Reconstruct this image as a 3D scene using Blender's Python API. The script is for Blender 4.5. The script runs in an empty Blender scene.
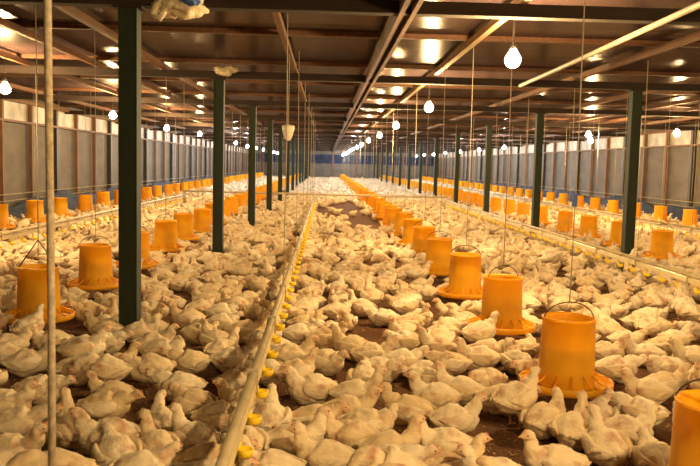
import bpy, bmesh, math, random
import numpy as np
from mathutils import Vector, Matrix
random.seed(11); rng = np.random.default_rng(11)
SC = bpy.context.scene
COL = SC.collection
R = math.radians

# ------------------------------------------------------------------ camera
CAM_H = 1.30; FPX = 780.0
YAW, PITCH, ROLL = 0.032746, 0.087474, 0.024
_fw = np.array([math.sin(YAW)*math.cos(PITCH), math.cos(YAW)*math.cos(PITCH), -math.sin(PITCH)])
_r = np.array([math.cos(YAW), -math.sin(YAW), 0.0]); _u = np.cross(_r, _fw)
_r2 = math.cos(ROLL)*_r + math.sin(ROLL)*_u; _u2 = -math.sin(ROLL)*_r + math.cos(ROLL)*_u
def ground(px, py, z):                      # pixel -> point on the horizontal plane at height z
    d = _fw*FPX + _r2*(px-350) + _u2*(233-py); t = (z-CAM_H)/d[2]
    return d[0]*t, d[1]*t
def project(x, y, z):
    p = np.array([x, y, z-CAM_H]); d = p@_fw
    return 350+FPX*(p@_r2)/d, 233-FPX*(p@_u2)/d, d
cam = bpy.data.cameras.new('camera'); camo = bpy.data.objects.new('camera', cam); COL.objects.link(camo)
cam.sensor_width = 36.0; cam.lens = 36.0*FPX/700.0; cam.clip_start = 0.05; cam.clip_end = 300
M = Matrix(((_r2[0], _u2[0], -_fw[0], 0), (_r2[1], _u2[1], -_fw[1], 0), (_r2[2], _u2[2], -_fw[2], CAM_H), (0, 0, 0, 1)))
camo.matrix_world = M
cam.dof.use_dof = True; cam.dof.focus_distance = 6.0; cam.dof.aperture_fstop = 7.0
SC.camera = camo

# ------------------------------------------------------------------ world, exposure
w = bpy.data.worlds.new('world'); SC.world = w; w.use_nodes = True
w.node_tree.nodes['Background'].inputs[0].default_value = (0.75, 0.82, 1.0, 1)
w.node_tree.nodes['Background'].inputs[1].default_value = 0.3
SC.view_settings.view_transform = 'Standard'; SC.view_settings.look = 'None'
SC.view_settings.gamma = 1.0; SC.view_settings.use_curve_mapping = False
SC.view_settings.exposure = 1.6
BULB_W = 75.0                                  # every lamp of the house, see make_lamp
WARM = (1.0, 0.64, 0.24); NEUTRAL = (1.0, 0.92, 0.78)

# ------------------------------------------------------------------ materials
def new_mat(name):
    m = bpy.data.materials.new(name); m.use_nodes = True
    nt = m.node_tree; return m, nt, nt.nodes['Principled BSDF']
def nd(nt, t, **k):
    n = nt.nodes.new(t)
    for a, v in k.items(): setattr(n, a, v)
    return n
def plain(name, col, rough=0.6, metal=0.0, noise=0.0, nscale=8.0, col2=None, bump=0.0, bscale=60.0, stretch=None, coord='Object'):
    m, nt, b = new_mat(name); L = nt.links.new
    b.inputs['Roughness'].default_value = rough; b.inputs['Metallic'].default_value = metal
    b.inputs['Base Color'].default_value = (*col, 1)
    tc = nd(nt, 'ShaderNodeTexCoord'); mp = nd(nt, 'ShaderNodeMapping'); L(tc.outputs[coord], mp.inputs[0])
    if stretch: mp.inputs['Scale'].default_value = stretch
    if noise > 0:
        n = nd(nt, 'ShaderNodeTexNoise'); n.inputs['Scale'].default_value = nscale; n.inputs['Detail'].default_value = 5
        L(mp.outputs[0], n.inputs['Vector'])
        cr = nd(nt, 'ShaderNodeValToRGB'); cr.color_ramp.elements[0].position = 0.35; cr.color_ramp.elements[1].position = 0.68
        c2 = col2 or tuple(c*(1-noise) for c in col)
        cr.color_ramp.elements[0].color = (*c2, 1); cr.color_ramp.elements[1].color = (*col, 1)
        L(n.outputs[0], cr.inputs[0]); L(cr.outputs[0], b.inputs['Base Color'])
    if bump > 0:
        n2 = nd(nt, 'ShaderNodeTexNoise'); n2.inputs['Scale'].default_value = bscale; n2.inputs['Detail'].default_value = 4
        L(mp.outputs[0], n2.inputs['Vector'])
        bp = nd(nt, 'ShaderNodeBump'); bp.inputs['Strength'].default_value = bump; bp.inputs['Distance'].default_value = 0.02
        L(n2.outputs[0], bp.inputs['Height']); L(bp.outputs[0], b.inputs['Normal'])
    return m

MAT = {}
MAT['wood'] = plain('wood', (0.17, 0.072, 0.034), 0.65, noise=0.45, nscale=5, stretch=(6, 0.6, 6), bump=0.25)
MAT['wood_stud'] = plain('wood_stud', (0.22, 0.11, 0.055), 0.7, noise=0.4, nscale=4, stretch=(5, 5, 0.7), bump=0.2)
MAT['pale_wood'] = plain('pale_wood', (0.62, 0.44, 0.26), 0.6, noise=0.3, nscale=6, stretch=(6, 0.5, 6))
MAT['pale_conduit'] = plain('pale_conduit', (0.46, 0.38, 0.29), 0.6, noise=0.3, nscale=6)
MAT['dark_beam'] = plain('dark_beam', (0.030, 0.016, 0.012), 0.85, noise=0.4, nscale=6, stretch=(0.6, 6, 6))
MAT['dark_post'] = plain('dark_post', (0.045, 0.035, 0.028), 0.6, noise=0.3)
MAT['green_post'] = plain('green_post', (0.010, 0.022, 0.008), 0.7, noise=0.4, nscale=9, stretch=(3, 3, 0.5), bump=0.1)
MAT['curtain'] = plain('curtain', (0.15, 0.13, 0.115), 0.75, noise=0.28, nscale=1.6, stretch=(1, 1, 2.2), bump=0.5, bscale=5)
MAT['white_sheet'] = plain('white_sheet', (0.66, 0.62, 0.57), 0.6, noise=0.5, nscale=2.5, bump=0.4, bscale=6)
MAT['blue_tarp'] = plain('blue_tarp', (0.018, 0.035, 0.10), 0.8, noise=0.6, nscale=3, bump=0.6, bscale=7)
MAT['pvc'] = plain('pvc', (0.80, 0.68, 0.40), 0.4, noise=0.25, nscale=4)
MAT['galv'] = plain('galv', (0.60, 0.50, 0.33), 0.5, metal=0.0, noise=0.35, nscale=5)
MAT['cup'] = plain('cup', (0.97, 0.70, 0.02), 0.35)
MAT['cord'] = plain('cord', (0.40, 0.35, 0.28), 0.8)
MAT['rope'] = plain('rope', (0.62, 0.52, 0.40), 0.85, noise=0.4, nscale=60, bump=0.4, bscale=220)
MAT['wire'] = plain('wire', (0.06, 0.05, 0.045), 0.5, metal=0.6)
MAT['blue_plastic'] = plain('blue_plastic', (0.04, 0.12, 0.45), 0.4)
MAT['feed'] = plain('feed', (0.30, 0.16, 0.055), 0.9, noise=0.5, nscale=90, bump=0.8, bscale=160)
MAT['beak'] = plain('beak', (0.62, 0.36, 0.16), 0.45)
MAT['comb'] = plain('comb', (0.58, 0.26, 0.17), 0.6)
MAT['eye'] = plain('eye', (0.012, 0.008, 0.006), 0.15)
MAT['leg'] = plain('leg', (0.70, 0.42, 0.20), 0.6, noise=0.3, nscale=120)
MAT['socket'] = plain('socket', (0.05, 0.045, 0.04), 0.5)
MAT['shavings'] = plain('shavings', (0.46, 0.30, 0.16), 0.9, noise=0.6, nscale=3)
MAT['bag'] = plain('bag', (0.80, 0.70, 0.52), 0.4, noise=0.25, nscale=12, bump=0.6, bscale=25)
MAT['white_plastic'] = plain('white_plastic', (0.8, 0.77, 0.7), 0.4)

def mat_feeder():
    m, nt, b = new_mat('feeder_plastic'); L = nt.links.new
    b.inputs['Base Color'].default_value = (0.97, 0.57, 0.02, 1); b.inputs['Roughness'].default_value = 0.38
    tr = nd(nt, 'ShaderNodeBsdfTranslucent'); tr.inputs[0].default_value = (0.98, 0.60, 0.02, 1)
    mx = nd(nt, 'ShaderNodeMixShader'); mx.inputs[0].default_value = 0.42
    L(b.outputs[0], mx.inputs[1]); L(tr.outputs[0], mx.inputs[2]); L(mx.outputs[0], nt.nodes['Material Output'].inputs[0])
    n = nd(nt, 'ShaderNodeTexNoise'); n.inputs['Scale'].default_value = 9; n.inputs['Detail'].default_value = 6
    tc = nd(nt, 'ShaderNodeTexCoord'); L(tc.outputs['Object'], n.inputs['Vector'])
    cr = nd(nt, 'ShaderNodeValToRGB'); cr.color_ramp.elements[0].position = .3; cr.color_ramp.elements[1].position = .6
    cr.color_ramp.elements[0].color = (0.86, 0.44, 0.02, 1); cr.color_ramp.elements[1].color = (0.98, 0.58, 0.025, 1)
    L(n.outputs[0], cr.inputs[0]); L(cr.outputs[0], b.inputs['Base Color'])
    return m
MAT['feeder'] = mat_feeder()

def mat_floor():
    m, nt, b = new_mat('litter'); L = nt.links.new; b.inputs['Roughness'].default_value = 0.95
    tc = nd(nt, 'ShaderNodeTexCoord')
    n = nd(nt, 'ShaderNodeTexNoise'); n.inputs['Scale'].default_value = 55; n.inputs['Detail'].default_value = 8; n.inputs['Roughness'].default_value = .7
    n2 = nd(nt, 'ShaderNodeTexNoise'); n2.inputs['Scale'].default_value = 3; n2.inputs['Detail'].default_value = 3
    for k in (n, n2): L(tc.outputs['Object'], k.inputs['Vector'])
    cr = nd(nt, 'ShaderNodeValToRGB'); e = cr.color_ramp.elements
    e[0].position = .32; e[0].color = (0.050, 0.019, 0.006, 1); e[1].position = .72; e[1].color = (0.40, 0.18, 0.065, 1)
    x = e.new(.52); x.color = (0.17, 0.066, 0.020, 1)
    L(n.outputs[0], cr.inputs[0])
    mx = nd(nt, 'ShaderNodeMixRGB', blend_type='MULTIPLY'); mx.inputs[0].default_value = .6
    c2 = nd(nt, 'ShaderNodeValToRGB'); c2.color_ramp.elements[0].position = .35; c2.color_ramp.elements[1].position = .65
    c2.color_ramp.elements[0].color = (.55, .5, .48, 1); L(n2.outputs[0], c2.inputs[0])
    L(cr.outputs[0], mx.inputs[1]); L(c2.outputs[0], mx.inputs[2]); L(mx.outputs[0], b.inputs['Base Color'])
    bp = nd(nt, 'ShaderNodeBump'); bp.inputs['Strength'].default_value = 1.0; bp.inputs['Distance'].default_value = .02
    L(n.outputs[0], bp.inputs['Height']); L(bp.outputs[0], b.inputs['Normal'])
    return m
MAT['litter'] = mat_floor()

def mat_ceiling():
    m, nt, b = new_mat('ceiling_film'); L = nt.links.new
    b.inputs['Base Color'].default_value = (0.12, 0.075, 0.06, 1); b.inputs['Roughness'].default_value = 0.2
    b.inputs['Metallic'].default_value = 0.0; b.inputs['Specular IOR Level'].default_value = .2
    tc = nd(nt, 'ShaderNodeTexCoord'); mp = nd(nt, 'ShaderNodeMapping'); L(tc.outputs['Object'], mp.inputs[0])
    mp.inputs['Scale'].default_value = (0.35, 5.0, 1)
    n = nd(nt, 'ShaderNodeTexNoise'); n.inputs['Scale'].default_value = 1.6; n.inputs['Detail'].default_value = 3
    L(mp.outputs[0], n.inputs['Vector'])
    bp = nd(nt, 'ShaderNodeBump'); bp.inputs['Strength'].default_value = .6; bp.inputs['Distance'].default_value = .010
    L(n.outputs[0], bp.inputs['Height']); L(bp.outputs[0], b.inputs['Normal'])
    n2 = nd(nt, 'ShaderNodeTexNoise'); n2.inputs['Scale'].default_value = .9; n2.inputs['Detail'].default_value = 6
    L(tc.outputs['Object'], n2.inputs['Vector'])
    cr = nd(nt, 'ShaderNodeValToRGB'); cr.color_ramp.elements[0].position = .35; cr.color_ramp.elements[1].position = .7
    cr.color_ramp.elements[0].color = (0.030, 0.019, 0.024, 1); cr.color_ramp.elements[1].color = (0.060, 0.036, 0.036, 1)
    L(n2.outputs[0], cr.inputs[0]); L(cr.outputs[0], b.inputs['Base Color'])
    b.inputs['Specular IOR Level'].default_value = 0.0; b.inputs['Roughness'].default_value = .9
    gl = nd(nt, 'ShaderNodeBsdfGlossy'); gl.inputs['Roughness'].default_value = .21; gl.inputs[0].default_value = (.9, .85, .85, 1); L(bp.outputs[0], gl.inputs['Normal'])
    mx = nd(nt, 'ShaderNodeMixShader'); mx.inputs[0].default_value = .15
    L(b.outputs[0], mx.inputs[1]); L(gl.outputs[0], mx.inputs[2]); L(mx.outputs[0], nt.nodes['Material Output'].inputs[0])
    return m
MAT['ceiling'] = mat_ceiling()

def mat_feathers():
    m, nt, b = new_mat('feathers'); L = nt.links.new
    b.inputs['Roughness'].default_value = 0.9; b.inputs['Specular IOR Level'].default_value = .15
    tc = nd(nt, 'ShaderNodeTexCoord'); oi = nd(nt, 'ShaderNodeObjectInfo')
    ml = nd(nt, 'ShaderNodeMath', operation='MULTIPLY'); ml.inputs[1].default_value = 37.0; L(oi.outputs['Random'], ml.inputs[0])
    ad = nd(nt, 'ShaderNodeVectorMath', operation='ADD'); L(tc.outputs['Object'], ad.inputs[0]); L(ml.outputs[0], ad.inputs[1])
    # bare pink skin and soiling in patches
    n = nd(nt, 'ShaderNodeTexNoise'); n.inputs['Scale'].default_value = 13; n.inputs['Detail'].default_value = 3; L(ad.outputs[0], n.inputs['Vector'])
    r1 = nd(nt, 'ShaderNodeValToRGB'); r1.color_ramp.elements[0].position = .52; r1.color_ramp.elements[1].position = .74
    L(n.outputs[0], r1.inputs[0])
    fa = nd(nt, 'ShaderNodeAttribute'); fa.attribute_name = 'face'
    ti = nd(nt, 'ShaderNodeAttribute'); ti.attribute_name = 'tint'
    sm = nd(nt, 'ShaderNodeMath', operation='ADD'); L(oi.outputs['Random'], sm.inputs[0]); L(ti.outputs['Fac'], sm.inputs[1])
    fr = nd(nt, 'ShaderNodeMath', operation='FRACT'); L(sm.outputs[0], fr.inputs[0])
    base = nd(nt, 'ShaderNodeMixRGB'); L(fr.outputs[0], base.inputs[0])
    base.inputs[1].default_value = (0.87, 0.78, 0.63, 1); base.inputs[2].default_value = (0.75, 0.60, 0.39, 1)
    m1 = nd(nt, 'ShaderNodeMath', operation='MULTIPLY'); m1.inputs[1].default_value = .8; L(r1.outputs[0], m1.inputs[0])
    c1 = nd(nt, 'ShaderNodeMixRGB'); L(m1.outputs[0], c1.inputs[0]); L(base.outputs[0], c1.inputs[1]); c1.inputs[2].default_value = (0.46, 0.21, 0.13, 1)
    m2 = nd(nt, 'ShaderNodeMath', operation='MULTIPLY'); m2.inputs[1].default_value = .6; L(fa.outputs['Fac'], m2.inputs[0])
    c2 = nd(nt, 'ShaderNodeMixRGB'); L(m2.outputs[0], c2.inputs[0]); L(c1.outputs[0], c2.inputs[1]); c2.inputs[2].default_value = (0.66, 0.36, 0.22, 1)
    L(c2.outputs[0], b.inputs['Base Color'])
    mp = nd(nt, 'ShaderNodeMapping'); L(ad.outputs[0], mp.inputs[0]); mp.inputs['Scale'].default_value = (.55, 1.2, 1.2)
    v = nd(nt, 'ShaderNodeTexVoronoi'); v.inputs['Scale'].default_value = 62; L(mp.outputs[0], v.inputs['Vector'])
    n3 = nd(nt, 'ShaderNodeTexNoise'); n3.inputs['Scale'].default_value = 34; n3.inputs['Detail'].default_value = 5; L(mp.outputs[0], n3.inputs['Vector'])
    s3 = nd(nt, 'ShaderNodeMath', operation='SUBTRACT'); L(n3.outputs[0], s3.inputs[0])
    m4 = nd(nt, 'ShaderNodeMath', operation='MULTIPLY'); m4.inputs[1].default_value = .35; L(v.outputs['Distance'], m4.inputs[0]); L(m4.outputs[0], s3.inputs[1])
    bp = nd(nt, 'ShaderNodeBump'); bp.inputs['Strength'].default_value = .6; bp.inputs['Distance'].default_value = .012
    L(s3.outputs[0], bp.inputs['Height']); L(bp.outputs[0], b.inputs['Normal'])
    return m
MAT['feathers'] = mat_feathers()

def mat_bulb(name, col, strength):
    m, nt, b = new_mat(name)
    tr = nd(nt, 'ShaderNodeBsdfTransparent'); em = nd(nt, 'ShaderNodeEmission'); ad = nd(nt, 'ShaderNodeAddShader')   # clear glass, glowing
    em.inputs[0].default_value = (*col, 1); em.inputs[1].default_value = strength
    nt.links.new(tr.outputs[0], ad.inputs[0]); nt.links.new(em.outputs[0], ad.inputs[1]); nt.links.new(ad.outputs[0], nt.nodes['Material Output'].inputs[0])
    return m
MAT['bulb_warm'] = mat_bulb('bulb_warm', (1, .80, .48), 30)
MAT['bulb_white'] = mat_bulb('bulb_white', (1, .95, .85), 30)

# ------------------------------------------------------------------ mesh helpers
class MB:
    def __init__(s): s.v = []; s.f = []; s.sm = []
    def add(s, v, f, smooth=False):
        o = len(s.v); s.v += [tuple(map(float, p)) for p in v]
        s.f += [tuple(int(i)+o for i in q) for q in f]; s.sm += [smooth]*len(f)
    def box(s, x0, x1, y0, y1, z0, z1):
        v = [(x, y, z) for z in (z0, z1) for y in (y0, y1) for x in (x0, x1)]
        s.add(v, [(0, 2, 3, 1), (4, 5, 7, 6), (0, 1, 5, 4), (2, 6, 7, 3), (0, 4, 6, 2), (1, 3, 7, 5)])
        return s
    def tube(s, pts, r, n=8, caps=True):
        pts = [Vector(p) for p in pts]; rings = []; rr = r if isinstance(r, (list, tuple)) else [r]*len(pts)
        up = None
        for i, p in enumerate(pts):
            t = (pts[min(i+1, len(pts)-1)]-pts[max(i-1, 0)]).normalized()
            if up is None:
                a = Vector((0, 0, 1)) if abs(t.z) < .9 else Vector((1, 0, 0)); up = (a-t*a.dot(t)).normalized()
            else: up = (up-t*up.dot(t)).normalized()
            sd = t.cross(up)
            rings.append([p+up*(rr[i]*math.cos(2*math.pi*k/n))+sd*(rr[i]*math.sin(2*math.pi*k/n)) for k in range(n)])
        v = [q for g in rings for q in g]; f = []
        for i in range(len(pts)-1):
            for k in range(n):
                a, b2 = i*n+k, i*n+(k+1) % n; f.append((a, b2, b2+n, a+n))
        if caps: f.append(tuple(range(n-1, -1, -1))); f.append(tuple((len(pts)-1)*n+k for k in range(n)))
        s.add(v, f, True); return s
    def lathe(s, prof, n=32, c=(0, 0, 0)):
        v = []; f = []
        for (r, z) in prof:
            for k in range(n):
                a = 2*math.pi*k/n; v.append((c[0]+r*math.cos(a), c[1]+r*math.sin(a), c[2]+z))
        for i in range(len(prof)-1):
            for k in range(n):
                a, b2 = i*n+k, i*n+(k+1) % n; f.append((a, b2, b2+n, a+n))
        s.add(v, f, True); return s
    def mesh(s, name, mat):
        me = bpy.data.meshes.new(name); me.from_pydata(s.v, [], s.f)
        me.polygons.foreach_set('use_smooth', s.sm); me.materials.append(MAT[mat]); me.update(); return me
def link(name, me, parent=None, loc=(0, 0, 0), rz=0.0):
    o = bpy.data.objects.new(name, me); COL.objects.link(o); o.parent = parent; o.location = loc
    if rz: o.rotation_euler = (0, 0, rz)
    return o
def tag(o, label, cat, group=None, kind=None):
    if label: o['label'] = label
    if cat: o['category'] = cat
    if group: o['group'] = group
    if kind: o['kind'] = kind
    return o
def structure(name, me, label, cat):
    return tag(link(name, me), label, cat, kind='structure')
_ones = ['', 'nearest', 'second', 'third', 'fourth', 'fifth', 'sixth', 'seventh', 'eighth', 'ninth', 'tenth', 'eleventh', 'twelfth',
         'thirteenth', 'fourteenth', 'fifteenth', 'sixteenth', 'seventeenth', 'eighteenth', 'nineteenth']
_unit = ['', 'first', 'second', 'third', 'fourth', 'fifth', 'sixth', 'seventh', 'eighth', 'ninth']
def ordinal(n, first='first'):
    if n == 1: return first
    if n < 20: return _ones[n]
    t = n//10; tens = ['', '', 'twenty', 'thirty', 'forty', 'fifty', 'sixty', 'seventy']
    if n % 10 == 0: return ['', '', 'twentieth', 'thirtieth', 'fortieth', 'fiftieth', 'sixtieth'][t]
    return tens[t]+'-'+_unit[n % 10]

# ------------------------------------------------------------------ layout (metres)
XL, XR, Y0, Y1 = -6.4, 9.5, -7.0, 67.0
ZC = 2.56                                       # ceiling sheet
BAY = 4.6; POST_Y = [5.6+BAY*k for k in range(-2, 14)]
DRINK = [(-3.85, 2.5, 21.5), (-0.30, 1.2, 21.5), (3.33, 3.0, 21.5), (6.2, 6.0, 40.0)]
ROWS = [(-5.3, 12.85, 1.5), (-2.1, 5.75, 1.5), (1.33, 2.82, 1.47), (4.7, 10.6, 1.53), (7.9, 16.6, 1.5)]
LAMPS = [(-3.8, 9.4, 4.75), (1.38, 5.9, 4.9), (6.8, 15.1, 4.9)]

# ------------------------------------------------------------------ setting
structure('floor', MB().box(XL-.3, XR+.3, Y0-.3, Y1+.3, -.2, 0).mesh('floor', 'litter'), 'brown litter floor trampled by the birds', 'floor')
ceil = structure('ceiling', MB().box(XL-.3, XR+.3, Y0-.3, Y1+.3, ZC, ZC+.08).mesh('ceiling', 'ceiling'),
                 'low glossy brown ceiling sheeting reflecting the bulbs', 'ceiling')
pur = MB().box(XL, XR, -.03, .03, 2.515, ZC).mesh('purlin', 'wood')
y = Y0+.6; k = 0
y = 5.6-.3-2.3*5
while y < Y1-.5:
    link('purlin', pur, ceil, (0, y, 0)); y += 2.3
beam = MB().box(XL, XR, -.055, .055, 2.36, 2.45).mesh('cross_beam', 'dark_beam')
for y in POST_Y:
    link('cross_beam', beam, ceil, (0, y, 0))
run = MB().box(-.026, .026, Y0, Y1, 2.45, 2.515).mesh('runner', 'wood')
for x in (-5.3, -3.8, -2.9, -2.08, -.42, 3.2, 4.7, 5.95, 6.8, 7.9): link('runner', run, ceil, (x, 0, 0))
link('runner', MB().box(-.028, .028, Y0, Y1, 2.45, 2.515).mesh('runner_pale', 'pale_wood'), ceil, (1.36, 0, 0))
rb = link('ridge_beam', MB().box(-.012, .012, Y0, Y1, 2.40, 2.51).mesh('ridge_web', 'dark_post'), ceil, (.545, 0, 0))
for s in (-1, 1):
    link('ridge_plank', MB().box(s*.042-.016, s*.042+.016, Y0, Y1, 2.35, 2.505).mesh('ridge_plank', 'wood'), rb)

def wall_side(name, x, sgn, label):
    wl = structure(name, MB().box(min(x, x+sgn*.2), max(x, x+sgn*.2), Y0, Y1, 0, ZC).mesh(name, 'curtain'), label, 'wall')
    a = x-sgn*.02
    link('upper_sheet', MB().box(min(x, a), max(x, a), Y0, Y1, 2.02, 2.40).mesh('upper_sheet', 'white_sheet'), wl)
    st = MB().box(-.04, .04, -.045, .045, 0, 2.45).mesh('stud', 'wood_stud')
    dk = MB().box(-.05, .05, -.06, .06, 0, 2.45).mesh('wall_post', 'dark_post')
    off = 19.9 if sgn > 0 else 15.5
    n = 0; yy = off-1.53*18
    while yy < Y1-.2:
        if yy > Y0+.2:
            d = (n % 3 == 0) if sgn > 0 else ((n+1) % 3 == 0)
            link('wall_post' if d else 'stud', dk if d else st, wl, (x-sgn*.07, yy, 0))
        yy += 1.53; n += 1
    link('rail', MB().box(-.02, .02, Y0, Y1, 1.985, 2.03).mesh('rail', 'wood_stud'), wl, (x-sgn*.13, 0, 0))
    link('eave_plate', MB().box(-.05, .05, Y0, Y1, 2.40, 2.47).mesh('eave_plate', 'wood_stud'), wl, (x-sgn*.09, 0, 0))
    for zz in (.42, .55): link('wire', MB().tube([(x-sgn*.125, Y0, zz), (x-sgn*.125, Y1, zz)], .007, 5).mesh('wall_wire', 'galv'), wl)
    return wl
wall_side('wall_left', XL, -1, 'left wall of grey curtain sheeting with wooden studs')
wall_side('wall_right', XR, 1, 'right wall of grey curtain sheeting with wooden studs')
wf = structure('wall_far', MB().box(XL, XR, Y1, Y1+.2, 0, ZC).mesh('wall_far', 'curtain'), 'far end wall of the poultry house', 'wall')
link('upper_tarp', MB().box(XL, XR, Y1-.05, Y1, 1.35, 2.1).mesh('upper_tarp', 'blue_tarp'), wf)
for i in range(8): link('stud', MB().box(-.06, .06, -.1, 0, 0, 2.5).mesh('far_stud', 'wood_stud'), wf, (XL+1+i*2.0, Y1, 0))
structure('wall_back', MB().box(XL, XR, Y0-.2, Y0, 0, ZC).mesh('wall_back', 'curtain'), 'end wall behind the viewer', 'wall')

def tarp(x, sgn, ya, yb, label):
    n = int((yb-ya)/.22); rows = 6; v = []; f = []
    for i in range(n+1):
        for j in range(rows+1):
            t = j/rows; yy = ya+(yb-ya)*i/n
            b = .05+.10*(1-t)+.05*math.sin(yy*2.3+j)*math.sin(yy*.7)+.02*random.random()
            v.append((x-sgn*(.14+b*(1.2-t)), yy, t*(.42+.07*math.sin(yy*1.1)+.05*math.sin(yy*3.1))))
    for i in range(n):
        for j in range(rows):
            a = i*(rows+1)+j; f.append((a, a+1, a+rows+2, a+rows+1))
    m = MB(); m.add(v, f, True); o = link('blue_tarpaulin', m.mesh('tarp', 'blue_tarp'))
    sd = o.modifiers.new('solid', 'SOLIDIFY'); sd.thickness = .006
    tag(o, label, 'tarpaulin')
tarp(XL, -1, 8, 60, 'blue tarpaulin bunched along the foot of the left wall')
tarp(XR, 1, 12, 60, 'blue tarpaulin bunched along the foot of the right wall')

# ------------------------------------------------------------------ posts
pm = MB().box(-.06, .06, -.06, .06, 0, 2.36).mesh('post', 'green_post')
flange = MB().box(-.064, -.058, -.066, .066, 0, 2.36).box(.058, .064, -.066, .066, 0, 2.36).mesh('flange', 'green_post')
plate = MB().box(-.10, .10, -.08, .08, 2.34, 2.36).mesh('cap_plate', 'dark_beam')
for side, x in (('left', -1.39), ('right', 4.03)):
    k = 0
    for y in POST_Y:
        if y < 0: continue
        if side == 'right' and y < 6: continue
        k += 1
        o = link('roof_post', pm, None, (x, y, 0))
        tag(o, 'dark green square roof post, %s in the %s row of posts' % (ordinal(k, 'nearest'), side), 'post', 'green roof posts')
        if y < 30: link('flange', flange, o); link('cap_plate', plate, o)

# ------------------------------------------------------------------ lamps
def bulb_profile(r):
    return [(0.0, -r)]+[(r*math.cos(a), r*math.sin(a)) for a in np.linspace(-1.35, .75, 10)]+[(r*.42, r*1.15), (r*.36, r*1.5)]
bulb_me = {'w': MB().lathe(bulb_profile(.06), 16).mesh('bulb', 'bulb_warm'), 'n': MB().lathe(bulb_profile(.06), 16).mesh('bulb', 'bulb_white')}
sock_me = MB().lathe([(0, .135), (.014, .13), (.022, .115), (.024, .065), (.020, .06)], 12).mesh('socket', 'socket')
ldat = {}
for kx, c in (('w', WARM), ('n', NEUTRAL)):
    l = bpy.data.lights.new('bulb_light', 'POINT'); l.color = c; l.energy = BULB_W; l.shadow_soft_size = .06; ldat[kx] = l
def make_lamp(x, y, z, kx, label):
    o = link('hanging_lamp', None, None, (x, y, z)); o.empty_display_size = .1
    tag(o, label, 'lamp', 'hanging bulbs')
    link('bulb', bulb_me[kx], o); link('socket', sock_me, o)
    top = 2.45-z
    link('cord', MB().tube([(0, 0, .13), (.004, 0, (.13+top)/2), (0, 0, top)], .004, 5).mesh('lamp_cord', 'socket'), o)
    lo = bpy.data.objects.new('bulb_light', ldat[kx]); COL.objects.link(lo); lo.parent = o; lo.location = (0, 0, -.01)
names = ['left row of bulbs', 'middle row of bulbs over the feeders', 'right row of bulbs']
for ri, (x, ys, dy) in enumerate(LAMPS):
    y = ys; seen = 0
    while y-dy > Y0+.6: y -= dy
    while y < Y1-1:
        if ri == 0 and y < ys-.01: y += dy; continue          # the left row has no bulb nearer than the first in view
        vis = y >= ys-.01
        if vis: seen += 1
        kx = 'n' if y > 26 else 'w'
        z = 2.08+random.uniform(-.03, .03)
        make_lamp(x+random.uniform(-.02, .02), y, z, kx,
                  ('lit hanging bulb, %s in the %s' % (ordinal(seen, 'nearest'), names[ri])) if vis else 'lit bulb outside the picture, %s beyond view in the %s' % (ordinal(round((ys-y)/dy)), ['left row', 'middle row', 'right row'][ri]))
        y += dy
make_lamp(5.95, 17.7, 2.1, 'w', 'lone lit bulb hung between the right posts and right bulbs')

# ------------------------------------------------------------------ drinker lines
cupm = MB()
cupm.tube([(0, 0, .315), (0, 0, .27)], .009, 6)
cupm.lathe([(.0, .272), (.012, .272), (.014, .255), (.010, .235)], 8)
cupm.lathe([(.004, .222), (.020, .216), (.028, .228), (.031, .250), (.028, .250), (.023, .232), (.004, .226)], 12, (.026, 0, 0))
cupm.box(.0, .008, -.007, .007, .22, .275)
cup_me = cupm.mesh('drinker_cup', 'cup')
clip_me = MB().box(-.024, .024, -.008, .008, .30, .40).mesh('clip', 'galv')
place = ['left drinker line between the wall feeders and left feeder row', 'middle drinker line running away from the viewer', 'right drinker line beside the right row of posts', 'far right drinker line near the right wall']
for i, (x, ya, yb) in enumerate(DRINK):
    o = link('drinker_line', None, None, (x, 0, 0)); tag(o, 'long pipe with yellow cups, '+place[i], 'drinker', 'drinker lines')
    link('rail', MB().tube([(0, ya, .375), (0, yb, .375)], .019, 10).mesh('drinker_rail', 'galv'), o)
    pp = link('water_pipe', MB().box(-.015, .015, ya, yb, .305, .345).mesh('water_pipe', 'pvc'), o)
    y = ya+.12
    while y < min(yb, 22)-.05:
        link('cup', cup_me, o, (0, y, 0)); y += .37
    y = 5.75-1.2*3; n = 1
    while y < yb:
        link('clip', clip_me, o, (0, y, 0))
        if n % 2 == 0 and y > 5: link('cord', MB().tube([(0, y, .39), (.01, y, 1.4), (0, y, 2.45)], .0032 if y < 12 else .004, 5).mesh('drinker_cord', 'cord'), o)
        y += 1.2; n += 1
man = MB().tube([(-3.9, 21.6, .47), (-.3, 21.6, .46), (3.4, 21.6, .46)], .028, 8).mesh('manifold', 'galv')
o = tag(link('supply_pipe', None), 'grey water supply pipe crossing the house at the drinker ends', 'pipe')
link('cross_pipe', man, o)
for x in (-3.85, -.3, 3.33): link('riser', MB().tube([(x, 21.6, .02), (x, 21.6, .47)], .03, 8).mesh('riser', 'galv'), o)

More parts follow.
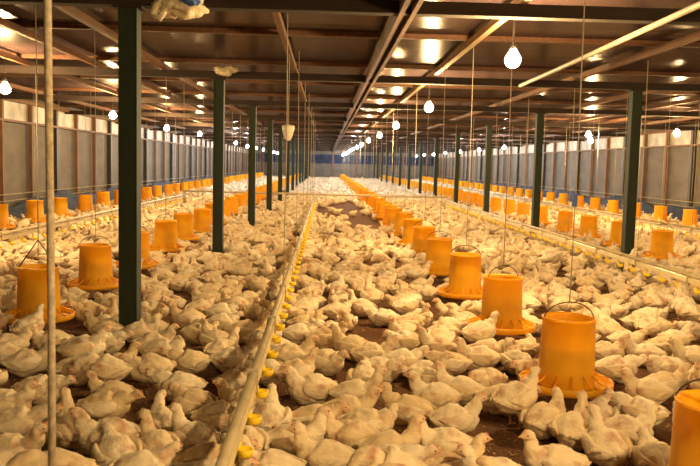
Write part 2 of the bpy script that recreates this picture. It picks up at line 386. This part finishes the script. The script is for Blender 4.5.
# ------------------------------------------------------------------ feeders
def feeder_parts():
    P = {}
    P['drum'] = MB().lathe([(.153, .128), (.148, .33), (.141, .488), (.145, .489), (.146, .503), (.141, .505), (.136, .488), (.143, .33), (.148, .128)], 32).mesh('drum', 'feeder')
    P['pan'] = MB().lathe([(.0, .122), (.17, .122), (.222, .122), (.226, .124), (.243, .154), (.250, .158), (.254, .154), (.252, .128), (.246, .116), (.17, .112), (0, .112)], 32).mesh('pan', 'feeder')
    g = MB(); P['bars'] = []
    for k in range(14):
        a = 2*math.pi*k/14; c, s = math.cos(a), math.sin(a)
        P['bars'].append(MB().tube([(.148*c, .148*s, .205), (.195*c, .195*s, .172), (.247*c, .247*s, .157)], .0045, 5).mesh('grille_bar', 'feeder'))
        g.tube([(.148*c, .148*s, .205), (.195*c, .195*s, .172), (.247*c, .247*s, .157)], .0045, 5)
    P['grille'] = g.mesh('grille', 'feeder')
    P['feed'] = MB().lathe([(0, .40), (.06, .385), (.139, .345), (.139, .30), (.140, .17), (.140, .130), (.12, .123), (0, .123)], 20).mesh('feed', 'feed')
    h = MB(); pts = [(.143*math.cos(a), 0, .49+.095*math.sin(a)) for a in np.linspace(0, math.pi, 15)]
    h.tube(pts, .0034, 5); P['handle'] = h.mesh('handle', 'wire')
    h = MB(); h.tube([(.143, 0, .49), (0, 0, .70), (-.143, 0, .49)], .006, 5); P['vhandle'] = h.mesh('handle_v', 'wire')
    P['cord'] = MB().tube([(0, 0, .585), (.006, .0, 1.4), (0, 0, 2.45)], .0032, 5).mesh('feeder_cord', 'cord')
    P['adjuster'] = MB().box(-.013, .013, -.008, .008, 1.11, 1.18).mesh('adjuster', 'blue_plastic')
    P['drum_far'] = MB().lathe([(.158, .165), (.140, .485), (.149, .505), (.134, .487), (.152, .165)], 16).mesh('drum_far', 'feeder')
    P['pan_far'] = MB().lathe([(.0, .105), (.205, .112), (.250, .160), (.257, .158), (.17, .096)], 16).mesh('pan_far', 'feeder')
    return P
FP = feeder_parts()
rowname = ['row along the left wall', 'row left of the left posts', 'row right of the middle drinker', 'row right of the right posts', 'row along the right wall']
FEEDERS = []
for ri, (x, ys, dy) in enumerate(ROWS):
    y = ys; k = 0
    while y < Y1-1.5:
        k += 1; xx = x+random.uniform(-.03, .03); yy = y+random.uniform(-.04, .04)
        if ri == 2 and k <= 6: xx, yy = [(1.39, 2.62), (1.355, 4.20), (1.33, 5.70), (1.32, 7.18), (1.29, 8.67), (1.32, 10.25)][k-1]
        o = link('hanging_feeder', None, None, (xx, yy, random.uniform(-.012, .012)), random.uniform(-.5, .5))
        tag(o, 'orange hanging feeder, %s in the %s' % (ordinal(k, 'nearest'), rowname[ri]), 'feeder', 'hanging feeders')
        near = yy < 16
        link('drum', FP['drum' if near else 'drum_far'], o)
        pn = link('pan', FP['pan' if near else 'pan_far'], o)
        if near:
            if yy < 9.5:
                for bme in FP['bars']: link('grille_bar', bme, pn)
            else: tag(link('grille', FP['grille'], pn), None, None, kind='stuff')
            tag(link('feed', FP['feed'], o), 'brown feed', None)
        if yy < 24: link('handle', FP['vhandle' if ri == 1 and k == 1 else 'handle'], o)
        cd = link('cord', FP['cord'], o)
        if ri == 2 and k == 2: link('adjuster', FP['adjuster'], cd)
        FEEDERS.append((xx, yy)); y += dy

# ------------------------------------------------------------------ odd things
rp = MB().tube([(0, 0, .22), (.004, 0, .9), (0, .004, 1.7), (0, 0, 2.45)], .0105, 8)
o = tag(link('hanging_rope', rp.mesh('rope', 'rope'), None, (-.718, 2.05, 0)), 'thick beige rope hanging close to the viewer at left', 'rope')
link('knot', MB().lathe([(0, .18), (.018, .19), (.022, .215), (.016, .24), (0, .25)], 8).mesh('knot', 'rope'), o)

def crumple(seed, sx, sy, sz, amp):
    bm = bmesh.new(); bmesh.ops.create_icosphere(bm, subdivisions=4, radius=1)
    from mathutils import noise
    for v in bm.verts:
        p = v.co.copy(); q = p*1.7+Vector((seed, seed*2, 0))
        d = noise.noise(q)*amp+abs(noise.noise(q*2.6))*amp*.8-.25*amp
        v.co = Vector((p.x*(1+d)*sx, p.y*(1+d)*sy, p.z*(1+d)*sz))
    m = MB(); m.add([v.co for v in bm.verts], [[v.index for v in f.verts] for f in bm.faces], True); bm.free(); return m
bag = link('plastic_bag', crumple(3, .165, .13, .10, .55).mesh('bag', 'bag'), None, (-1.02, 5.52, 2.385))
tag(bag, 'crumpled cream plastic bag tied round the nearest roof beam', 'bag')
link('handle_loop', MB().tube([(-.10, -.05, .0), (-.15, -.08, -.04), (-.17, -.08, -.10), (-.13, -.08, -.13), (-.08, -.09, -.06)], [.03, .025, .03, .02, .02], 8).mesh('bag_loop', 'bag'), bag)
tag(link('blue_print', crumple(8, .065, .05, .045, .4).mesh('bag_print', 'blue_plastic'), bag, (.085, -.115, .0)), 'dark blue patch', None)
rag = link('white_rag', crumple(5, .15, .11, .055, .6).mesh('rag', 'bag'), None, (-1.30, 10.12, 2.45))
tag(rag, 'white plastic rag on top of the second left post', 'rag')
cone = link('hanging_cone', MB().lathe([(0, -.085), (.022, -.08), (.04, -.05), (.062, .03), (.068, .075), (.060, .078), (.045, .085), (0, .09)], 20).mesh('cone', 'white_plastic'), None, (-.41, 8.4, 1.62))
tag(cone, 'white plastic cone hanging on a cord above the middle drinker line', 'lamp shade')
link('cord', MB().tube([(0, 0, .085), (0, 0, 2.45-1.62)], .004, 5).mesh('cone_cord', 'cord'), cone)
o = link('pale_pipe', MB().tube([(0, 1.0, 2.318), (.03, 4, 2.32), (.12, 7, 2.321), (.18, 9.7, 2.322)], .022, 8).mesh('pale_pipe', 'pale_conduit'), None, (2.20, 0, 0))
tag(o, 'pale straight pipe slung under the ceiling at right', 'pipe')

# ------------------------------------------------------------------ chickens
def dirv(elev, yaw): return np.array([math.cos(elev)*math.cos(yaw), math.cos(elev)*math.sin(yaw), math.sin(elev)])
NECK = {'S': (52, .033, 80, .038, -6), 'T': (32, .022, 50, .018, -24), 'F': (14, .034, 24, .026, -18),
        'U': (60, .038, 84, .046, 0), 'P': (-12, .050, -55, .056, -62)}
# name, neck kind, head yaw, standing, body roll
POSES = [('sitting with head up', 'S', 0, 0), ('sitting with head turned', 'S', 50, 0), ('sitting with head turned', 'S', -50, 0),
         ('resting with head low', 'T', 10, 0), ('resting with head low', 'T', 65, 0), ('crouching with head forward', 'F', 0, 0),
         ('crouching with head forward', 'F', -40, 0), ('resting and looking back', 'T', 135, 0), ('sitting with neck stretched', 'U', 20, 0),
         ('standing with head up', 'S', 0, 1), ('standing with head turned', 'U', -45, 1), ('standing and pecking', 'P', 0, 1)]
def spine(kind, yaw, stand, fat=1.0):
    yw = R(yaw); e1, l1, e2, l2, hp = NECK[kind]
    tz = .075 if stand else 0.0; tl = .16 if stand else .03       # body lift and tilt
    B = [(-.146, .112, .014, .007), (-.128, .107, .034, .020), (-.102, .098, .060, .050), (-.060, .090, .083, .078), (-.005, .087, .092, .090),
         (.045, .092, .087, .087), (.080, .108, .068, .068), (.099, .130, .048, .050)]
    c, s = math.cos(tl), math.sin(tl); out = []
    for (x, z, rw, rh) in B:
        x2 = x*c-(z-.09)*s; z2 = .09+x*s+(z-.09)*c+tz
        out.append([x2, 0, z2-.004, rw*fat*.93, rh*.95])
    b = np.array(out[-1][:3])
    p1 = b+dirv(R(e1), yw*.35)*l1; p2 = p1+dirv(R(e2), yw*.75)*l2
    p3 = p2+dirv(R(max(hp, -80)*.5+22), yw)*.021; fwd = dirv(R(hp), yw); p4 = p3+fwd*.019; p5 = p4+fwd*.012
    out.append([*p1, .034, .036]); out.append([*p2, .0235, .0245]); out.append([*p3, .0250, .0262]); out.append([*p4, .0155, .0165]); out.append([*p5, .007, .0075])
    return np.array(out), p3, p5, fwd, yw
def loft(P, nr, ns, seed=0, lump=.05):
    n = len(P); t = np.linspace(0, n-1, nr); Q = np.zeros((nr, 5))
    for i, u in enumerate(t):
        k = min(int(u), n-2); f = u-k; p0, p1, p2, p3 = P[max(k-1, 0)], P[k], P[k+1], P[min(k+2, n-1)]
        Q[i] = .5*((2*p1)+(-p0+p2)*f+(2*p0-5*p1+4*p2-p3)*f*f+(-p0+3*p1-3*p2+p3)*f**3)
    C = Q[:, :3]; T = np.gradient(C, axis=0); T /= np.linalg.norm(T, axis=1)[:, None]
    up = np.array([0, 0, 1.0]); V = []; face = []
    rs = np.random.default_rng(seed); ph = rs.uniform(0, 6.28, 6)
    for i in range(nr):
        up = up-T[i]*(up@T[i]); up /= np.linalg.norm(up); sd = np.cross(up, T[i])
        for k in range(ns):
            a = 2*math.pi*k/ns; u = t[i]
            body = 1.0 if u < 8 else .3
            l = 1+lump*body*(math.sin(3*a+ph[0]+u*1.7)*.5+math.sin(5*a+ph[1]-u*2.3)*.4+math.sin(2*a+ph[2]+u*3.1)*.4)
            p = C[i]+sd*(Q[i, 3]*math.cos(a)*l)+up*(Q[i, 4]*math.sin(a)*l)
            V.append(p); face.append(min(1, max(0, (u-9.2)/2.0)))
    F = []
    for i in range(nr-1):
        for k in range(ns):
            a, b = i*ns+k, i*ns+(k+1) % ns; F.append((a, b, b+ns, a+ns))
    for e in (0, nr-1):
        V.append(C[e]+T[e]*(-.003 if e == 0 else .002)); face.append(0. if e == 0 else 1.); c = len(V)-1
        for k in range(ns):
            a, b = e*ns+k, e*ns+(k+1) % ns; F.append((a, c, b) if e == 0 else (a, b, c))
            F[-1] = (b, a, c) if e == 0 else (a, b, c)
    V = np.array(V); return V, F, np.array(face)
def wing_geo(side, stand, fat, nr, ns, feathers=True):
    tz = .075 if stand else 0.0; tl = .16 if stand else .03; c, s = math.cos(tl), math.sin(tl)
    W = [(.078, .112, .066, .005, .008), (.058, .106, .082, .016, .030), (.012, .097, .093, .019, .043), (-.040, .092, .092, .018, .042),
         (-.085, .095, .078, .014, .031), (-.122, .102, .054, .008, .017), (-.150, .110, .034, .004, .006)]
    P = []
    for (x, z, yy, rw, rh) in W:
        P.append([x*c-(z-.09)*s, side*yy*fat*.94, .09+x*s+(z-.09)*c+tz, rw, rh])
    P = np.array(P)[::-1]
    V, F, fc = loft(P, nr, ns, 4, .03); V = list(V)
    if feathers:
        for q in range(4):                                          # long flight feathers along the lower edge
            x0, z0 = .0-.012*q, .082+.006*q; x1, z1 = -.090-.014*q, .078+.012*q
            y0 = side*(.096)*fat; y1 = side*(.066-.010*q)*fat; hw = .010; base = len(V)
            for (x, yy, z, wv) in ((x0, y0, z0, hw*.6), ((x0+x1)/2, (y0*.97+y1*.2)*.86+side*.012, (z0+z1)/2, hw), (x1, y1, z1, .002)):
                for dz in (wv, -wv):
                    for dy in (.0025, -.0025):
                        zz = z+dz; V.append(np.array([x*c-(zz-.09)*s, yy+side*dy, .09+x*s+(zz-.09)*c+tz]))
            for i in range(2):
                a = base+i*4; F += [(a, a+4, a+5, a+1), (a+2, a+3, a+7, a+6), (a, a+2, a+6, a+4), (a+1, a+5, a+7, a+3)]
    return np.array(V), F
def fluff(V, F, seed, amp, keep=None):
    from mathutils import noise
    N = np.zeros_like(V)
    for f in F:
        n = np.cross(V[f[1]]-V[f[0]], V[f[2]]-V[f[0]])
        for i in f: N[i] += n
    N /= np.maximum(np.linalg.norm(N, axis=1), 1e-9)[:, None]
    for i in range(len(V)):
        p = Vector((V[i][0]*26+seed*7, V[i][1]*34, V[i][2]*34)); q = p*2.1
        k = 1.0 if keep is None else 1-.8*keep[i]
        V[i] = V[i]+N[i]*amp*k*(noise.noise(p)*.9+abs(noise.noise(q))*.9-.3)
    return V
def settle(V, stand):
    V = np.array(V)
    if not stand: V[:, 2] = np.where(V[:, 2] < .012, .004+(V[:, 2]-.012)*.15, V[:, 2]); V[:, 2] = np.maximum(V[:, 2], 0.001)
    return V
def mk(name, V, F, mat, face=None, smooth=True):
    me = bpy.data.meshes.new(name); me.from_pydata([tuple(p) for p in V], [], [tuple(f) for f in F])
    me.polygons.foreach_set('use_smooth', [smooth]*len(F)); me.materials.append(MAT[mat])
    if face is not None:
        at = me.attributes.new('face', 'FLOAT', 'POINT'); at.data.foreach_set('value', np.asarray(face, dtype=np.float32))
    me.update(); return me
def frame_pts(loc, fwd, local):
    sd = np.cross(np.array([0, 0, 1.0]), fwd); sd /= max(1e-6, np.linalg.norm(sd)); up = np.cross(fwd, sd)
    return [loc+fwd*a+sd*b+up*c for a, b, c in local]
leg_m = MB()
leg_m.tube([(-.005, 0, .115), (-.012, 0, .085), (-.006, 0, .055)], [.026, .019, .008], 8)
leg_m.tube([(-.008, 0, .062), (.002, 0, .012)], .0062, 7)
for an, ln in ((-.5, .034), (0, .042), (.5, .034), (math.pi, .018)):
    leg_m.tube([(.002, 0, .010), (.002+ln*.5*math.cos(an), ln*.5*math.sin(an), .008), (.002+ln*math.cos(an), ln*math.sin(an), .003)], [.005, .0045, .0025], 6)
LEG = leg_m.mesh('leg', 'leg')
eye_m = MB(); eye_m.lathe([(.0, -.0036), (.0028, -.0024), (.0037, 0), (.0028, .0024), (0, .0036)], 8); EYE = eye_m.mesh('eye', 'eye')
VAR = []
for vi, (pn, kind, yaw, stand) in enumerate(POSES):
    fat = 1.0+.05*math.sin(vi*2.1); S, hc, bt, fwd, yw = spine(kind, yaw, stand, fat)
    V, F, fc = loft(S, 52, 30, vi, .055); V = settle(fluff(V, F, vi, .0076, fc), stand)
    d = {'pose': pn, 'stand': stand, 'body': mk('chicken_body', V, F, 'feathers', fc)}
    d['wings'] = []
    for sd in (1, -1):
        WV, WF = wing_geo(sd, stand, fat, 20, 14); WV = fluff(WV, WF, vi+.5, .004); d['wings'].append(mk('wing', settle(WV, stand), WF, 'feathers', [0.]*len(WV)))
    bk = frame_pts(bt, fwd, [(-.006, .0065, .004), (-.006, -.0065, .004), (-.006, .006, -.005), (-.006, -.006, -.005), (.008, .003, .0025), (.008, -.003, .0025), (.007, .0025, -.004), (.007, -.0025, -.004), (.0165, 0, -.004)])
    d['beak'] = mk('beak', bk, [(0, 4, 5, 1), (2, 3, 7, 6), (0, 2, 6, 4), (1, 5, 7, 3), (4, 8, 5), (6, 7, 8), (4, 6, 8), (5, 8, 7)], 'beak', smooth=False)
    cb = frame_pts(hc, fwd, [(.024, .002, .016), (.024, -.002, .016), (.017, .0024, .0255), (.017, -.0024, .0255), (.008, .0024, .0285), (.008, -.0024, .0285), (-.004, .002, .025), (-.004, -.002, .025), (.008, .004, .018), (.008, -.004, .018)])
    d['comb'] = mk('comb', cb, [(0, 2, 3, 1), (2, 4, 5, 3), (4, 6, 7, 5), (0, 8, 2), (8, 4, 2), (8, 6, 4), (1, 3, 9), (9, 3, 5), (9, 5, 7)], 'comb')
    d['eyes'] = [frame_pts(hc, fwd, [(.010, s*.0215, .006)])[0] for s in (1, -1)]
    d['lod'] = []
    for (nr, ns, wn) in ((20, 10, (7, 6)), (13, 8, None), (9, 6, None)):
        V, F, fc = loft(S, nr, ns, vi, .05); V = settle(V, stand); fcs = list(fc)
        if wn:
            V = list(V)
            for sd in (1, -1):
                WV, WF = wing_geo(sd, stand, fat, *wn, feathers=False); o0 = len(V); V += list(settle(WV, stand)); F = F+[tuple(i+o0 for i in f) for f in WF]; fcs += [0.]*len(WV)
        if stand and nr > 9:
            V = list(V)
            for sd in (.035, -.035):
                o0 = len(V)
                V += [np.array(p) for p in ((-.008, sd-.007, .10), (-.008, sd+.007, .10), (.006, sd, .10), (.0, sd-.005, 0), (.0, sd+.005, 0), (.03, sd, 0))]
                F = F+[(o0, o0+1, o0+4, o0+3), (o0+1, o0+2, o0+5, o0+4), (o0+2, o0, o0+3, o0+5)]; fcs += [.8]*6
        T = []
        for f in F:
            T.append(f[:3])
            if len(f) == 4: T.append((f[0], f[2], f[3]))
        d['lod'].append((np.array(V), np.array(T, dtype=np.int64), np.array(fcs)))
    VAR.append(d)

# birds seen one by one in the foreground: pixel of the body's middle, heading (0 right, 90 away, 180 left), pose
HAND = [(5, 405, 0, 0), (10, 452, 0, 0), (30, 425, 10, 5), (72, 430, 110, 8), (105, 405, 0, 5), (120, 437, 190, 0), (128, 458, 120, 3), (28, 326, 70, 9),
 (12, 343, 30, 0), (28, 362, 20, 0), (84, 350, 180, 5), (75, 370, 10, 5), (78, 294, 180, 3), (90, 312, 200, 3), (118, 365, 60, 2), (5, 325, 10, 3),
 (154, 343, 20, 0), (172, 303, 250, 3), (188, 318, 180, 0), (215, 297, 20, 5), (222, 312, 0, 3), (215, 340, 135, 0), (246, 331, 0, 8), (232, 360, 0, 0),
 (192, 360, 180, 5), (150, 368, 200, 3), (150, 440, 125, 8), (185, 440, 140, 8), (180, 386, 170, 5), (220, 416, 10, 1), (240, 402, 170, 0), (198, 402, 150, 3),
 (140, 464, 30, 3), (210, 464, 10, 5), (312, 300, 150, 3), (337, 310, 20, 3), (383, 316, 180, 5), (310, 318, 180, 5), (300, 333, 0, 3), (325, 338, 0, 2),
 (352, 347, 150, 0), (325, 361, 320, 3), (292, 356, 10, 0), (372, 354, 0, 0), (313, 389, 200, 0), (355, 394, 0, 8), (345, 411, 0, 0), (345, 438, 180, 0),
 (299, 440, 10, 8), (312, 416, 0, 3), (277, 420, 90, 0), (315, 462, 170, 8), (280, 463, 180, 8), (385, 441, 10, 8), (388, 464, 0, 5), (408, 408, 155, 1),
 (437, 396, 165, 0), (455, 418, 10, 0), (430, 443, 180, 0), (450, 464, 10, 0), (470, 393, 160, 8), (492, 396, 350, 5), (430, 379, 180, 5), (495, 476, 180, 0),
 (520, 397, 30, 9), (545, 420, 40, 1), (574, 430, 55, 8), (556, 462, 180, 8), (602, 446, 95, 8), (627, 431, 10, 0), (640, 411, 140, 5), (648, 390, 165, 0),
 (666, 383, 10, 0), (655, 460, 90, 3), (606, 301, 180, 0), (655, 300, 90, 9), (683, 302, 80, 9), (638, 322, 0, 5), (610, 331, 150, 0), (626, 340, 0, 3),
 (666, 346, 0, 5), (610, 352, 0, 0), (641, 353, 170, 0), (668, 368, 180, 5), (616, 369, 0, 5), (692, 357, 180, 0), (660, 327, 180, 3), (480, 331, 25, 9),
 (408, 324, 0, 3), (405, 342, 200, 3), (440, 347, 175, 0), (450, 362, 180, 5), (480, 358, 180, 0), (514, 360, 100, 0), (427, 292, 180, 5), (450, 312, 200, 0), (445, 331, 10, 6),
 (365, 430, 0, 4), (50, 340, 200, 1), (60, 310, 320, 3), (690, 330, 200, 5), (40, 390, 350, 5), (250, 300, 10, 0), (262, 440, 120, 0), (112, 329, 180, 0), (134, 331, 10, 1), (104, 326, 10, 3), (150, 326, 190, 0)]
# bare litter showing between the birds: pixel centre and radii
BARE = [(495, 440, 46, 16), (343, 211, 24, 7), (366, 222, 22, 6), (335, 232, 8, 3), (300, 235, 8, 3), (390, 262, 8, 4), (420, 300, 8, 4), (180, 300, 8, 4), (600, 325, 8, 5), (100, 340, 7, 4), (362, 329, 26, 8), (206, 383, 15, 9), (75, 455, 32, 9), (20, 388, 12, 6), (372, 291, 9, 9), (110, 380, 9, 5),
        (270, 196, 16, 4), (520, 345, 10, 5), (378, 455, 10, 8), (60, 440, 10, 8), (450, 440, 14, 5), (290, 385, 7, 10), (423, 318, 10, 5), (600, 470, 20, 5), (500, 380, 14, 4), (340, 376, 8, 5)]
BR = []
for (px, py, rx, ry) in BARE:
    cx, cy = ground(px, py, .0); ex, _ = ground(px+rx, py, .0); _, ny = ground(px, py+ry, .0); _, fy = ground(px, py-ry, .0)
    BR.append((cx, cy-.05*cy, abs(ex-cx), max(cy-ny, fy-cy)+.05*cy))   # birds in front hide the near edge
HW, HR = .050, .083
class Grid:
    def __init__(s): s.c = {}
    def near(s, x, y):
        i, j = int(x//.2), int(y//.2)
        for a in (i-1, i, i+1):
            for b in (j-1, j, j+1): yield from s.c.get((a, b), ())
    def put(s, x, y): s.c.setdefault((int(x//.2), int(y//.2)), []).append((x, y))
grid = Grid()
def discs(x, y, a): c, s = math.cos(a)*HW, math.sin(a)*HW; return ((x+c, y+s), (x-c, y-s))
birds = []
H = []
for (px, py, deg, ps) in HAND:
    x, y = ground(px, py, .16 if POSES[ps][3] else .085); H.append([x, y, R(deg), ps])
for it in range(140):                                                # nudge crowding birds apart
    for i in range(len(H)):
        for j in range(i):
            if abs(H[i][1]-H[j][1]) > .4 or abs(H[i][0]-H[j][0]) > .4: continue
            for p in discs(*H[i][:3]):
                for q in discs(*H[j][:3]):
                    dx, dy = p[0]-q[0], p[1]-q[1]; dd = math.hypot(dx, dy)
                    if dd < .165:
                        k = .3*(.165-dd)/max(dd, .01); H[i][0] += dx*k; H[i][1] += dy*k; H[j][0] -= dx*k; H[j][1] -= dy*k
        for (fx, fy) in FEEDERS[:80]:
            dx, dy = H[i][0]-fx, H[i][1]-fy; dd = math.hypot(dx, dy)
            if dd < .36: k = .3*(.36-dd)/max(dd, .01); H[i][0] += dx*k; H[i][1] += dy*k
for (x, y, a, ps) in H:
    birds.append((x, y, a, ps, random.uniform(.89, 1.0)))
    for p in discs(x, y, a): grid.put(*p)
solid = [(fx, fy, .27) for fx, fy in FEEDERS]+[(x, y, .07) for x in (-1.39, 4.03) for y in POST_Y]+[(x, 21.6, .05) for x in (-3.85, -.3, 3.33)]
sg = {}
for (x, y, r) in solid: sg.setdefault(int(y//1), []).append((x, y, r))
POOL = [0]*16+[1]*9+[2]*9+[3]*13+[4]*8+[5]*12+[6]*7+[7]*5+[8]*6+[9]*5+[10]*4+[11]*4
def try_put(x, y, a, ps, mind):
    ds = discs(x, y, a)
    for p in ds:
        for q in grid.near(*p):
            if (p[0]-q[0])**2+(p[1]-q[1])**2 < mind*mind: return False
        for b in (-1, 0, 1):
            for (sx, sy, r) in sg.get(int(p[1]//1)+b, ()):
                if (p[0]-sx)**2+(p[1]-sy)**2 < (r+.075)**2: return False
    birds.append((x, y, a, ps, random.uniform(.84, 1.0)))
    for p in ds: grid.put(*p)
    return True
def half(yy): return .52*yy+1.0
area_rows = np.arange(1.6, Y1-.6, .5)
for ya in area_rows:
    xa, xb = max(XL+.65, -half(ya+.5)), min(XR-.65, half(ya+.5)+.1)
    tries = int((xb-xa)*.5*(150 if ya < 16 else 75 if ya < 32 else 50))
    for t in range(tries):
        x = random.uniform(xa, xb); y = ya+random.random()*.5
        if any(((x-c[0])/c[2])**2+((y-c[1])/c[3])**2 < 1+.45*math.sin(3*math.atan2((y-c[1])/c[3], (x-c[0])/c[2])+c[0]*9)+.2*math.sin(7*math.atan2((y-c[1])/c[3], (x-c[0])/c[2])) for c in BR) and random.random() > .004: continue
        a = random.gauss(0, .8)+(0 if random.random() < .5 else math.pi) if random.random() < .6 else random.uniform(0, 6.283)
        ps = random.choice(POOL)
        if any(abs(x-dx) < .10 for dx, _, _ in DRINK) and POSES[ps][3]: ps = 3
        try_put(x, y, a, ps, .188 if y < 10 else .174)
# nearest 300 in the picture are single birds, the rest is the flock
info = []
for i, b in enumerate(birds):
    px, py, d = project(b[0], b[1], .1)
    if -12 < px < 712 and py < 482: info.append((d, i, px, py))
info.sort(); single = info[:300]; sid = {t[1] for t in single}
def add_bird(b, label):
    x, y, a, ps, sc = b; d = VAR[ps]
    o = link('chicken', d['body'], None, (x, y, 0)); o.rotation_euler = (0, 0, a); o.scale = (sc, sc, sc)
    tag(o, label, 'chicken', 'chickens on the litter')
    for wme in d['wings']: link('wing', wme, o)
    link('beak', d['beak'], o); link('comb', d['comb'], o)
    for e in d['eyes']: link('eye', EYE, o, tuple(e))
    if d['stand']:
        for s in (-.038, .038): link('leg', LEG, o, (.0, s, 0))
def facing(a):
    g = math.degrees(a) % 360
    return 'right' if g < 40 or g > 320 else 'away' if 55 < g < 125 else 'left' if 140 < g < 220 else 'the viewer' if 235 < g < 305 else \
        'away right' if g < 90 else 'away left' if g < 180 else 'near left' if g < 270 else 'near right'
rows = {}
for (d, i, px, py) in single: rows.setdefault(0 if d < 2.9 else int((d-2.9)/.33)+1, []).append((px, i))
for rk, rr in enumerate(sorted(rows)):
    for k, (px, i) in enumerate(sorted(rows[rr])):
        b = birds[i]
        add_bird(b, 'white chicken %s facing %s, %s from left in %s row' % (POSES[b[3]][0], facing(b[2]), ordinal(k+1), ordinal(rk+1, 'front')))
VS, TS, FS, TI = [], [], [], []; off = 0
for i, b in enumerate(birds):
    if i in sid: continue
    x, y, a, ps, sc = b; V, T, fc = VAR[ps]['lod'][0 if y < 15 else 1 if y < 30 else 2]
    c, s = math.cos(a)*sc, math.sin(a)*sc
    VV = np.empty_like(V); VV[:, 0] = V[:, 0]*c-V[:, 1]*s+x; VV[:, 1] = V[:, 0]*s+V[:, 1]*c+y; VV[:, 2] = V[:, 2]*sc
    VS.append(VV); TS.append(T+off); FS.append(fc); TI.append(np.full(len(V), random.random())); off += len(V)
def np_mesh(name, V, T):
    me = bpy.data.meshes.new(name); me.vertices.add(len(V)); me.vertices.foreach_set('co', V.astype(np.float32).ravel())
    me.loops.add(T.size); me.loops.foreach_set('vertex_index', T.astype(np.int32).ravel())
    me.polygons.add(len(T)); me.polygons.foreach_set('loop_start', np.arange(0, T.size, 3, dtype=np.int32))
    me.polygons.foreach_set('use_smooth', np.ones(len(T), dtype=bool)); return me
V = np.concatenate(VS); T = np.concatenate(TS); me = np_mesh('flock', V, T)
for nm, arr in (('face', FS), ('tint', TI)):
    at = me.attributes.new(nm, 'FLOAT', 'POINT'); at.data.foreach_set('value', np.concatenate(arr).astype(np.float32))
me.materials.append(MAT['feathers']); me.update(calc_edges=True); me.validate()
tag(link('chicken_flock', me), 'dense flock of white chickens filling the house into the distance', 'chickens', kind='stuff')
print('BIRDS', len(birds), 'single', len(single), 'maxdist', single[-1][0], 'flock tris', len(T))

# litter shavings lying on the floor near the viewer
n = 9000; VS = []; TS = []
for k in range(n):
    y = 1.8+10*random.random()**1.6; x = random.uniform(max(XL+.5, -half(y)), half(y)); a = random.uniform(0, 6.28); l = random.uniform(.006, .018); wd = random.uniform(.002, .006)
    c, s = math.cos(a), math.sin(a); z = .003+random.random()*.006; t = random.uniform(-.004, .006)
    q = [(-l, -wd, 0), (l, -wd, t), (l, wd, t+.002), (-l, wd, .002)]
    VS.append(np.array([(x+p[0]*c-p[1]*s, y+p[0]*s+p[1]*c, max(.001, z+p[2])) for p in q])); TS.append(np.array([(0, 1, 2), (0, 2, 3)])+4*k)
me = np_mesh('shavings', np.concatenate(VS), np.concatenate(TS)); me.materials.append(MAT['shavings']); me.update(calc_edges=True)
tag(link('wood_shavings', me), 'loose wood shavings scattered over the brown litter', 'shavings', kind='stuff')
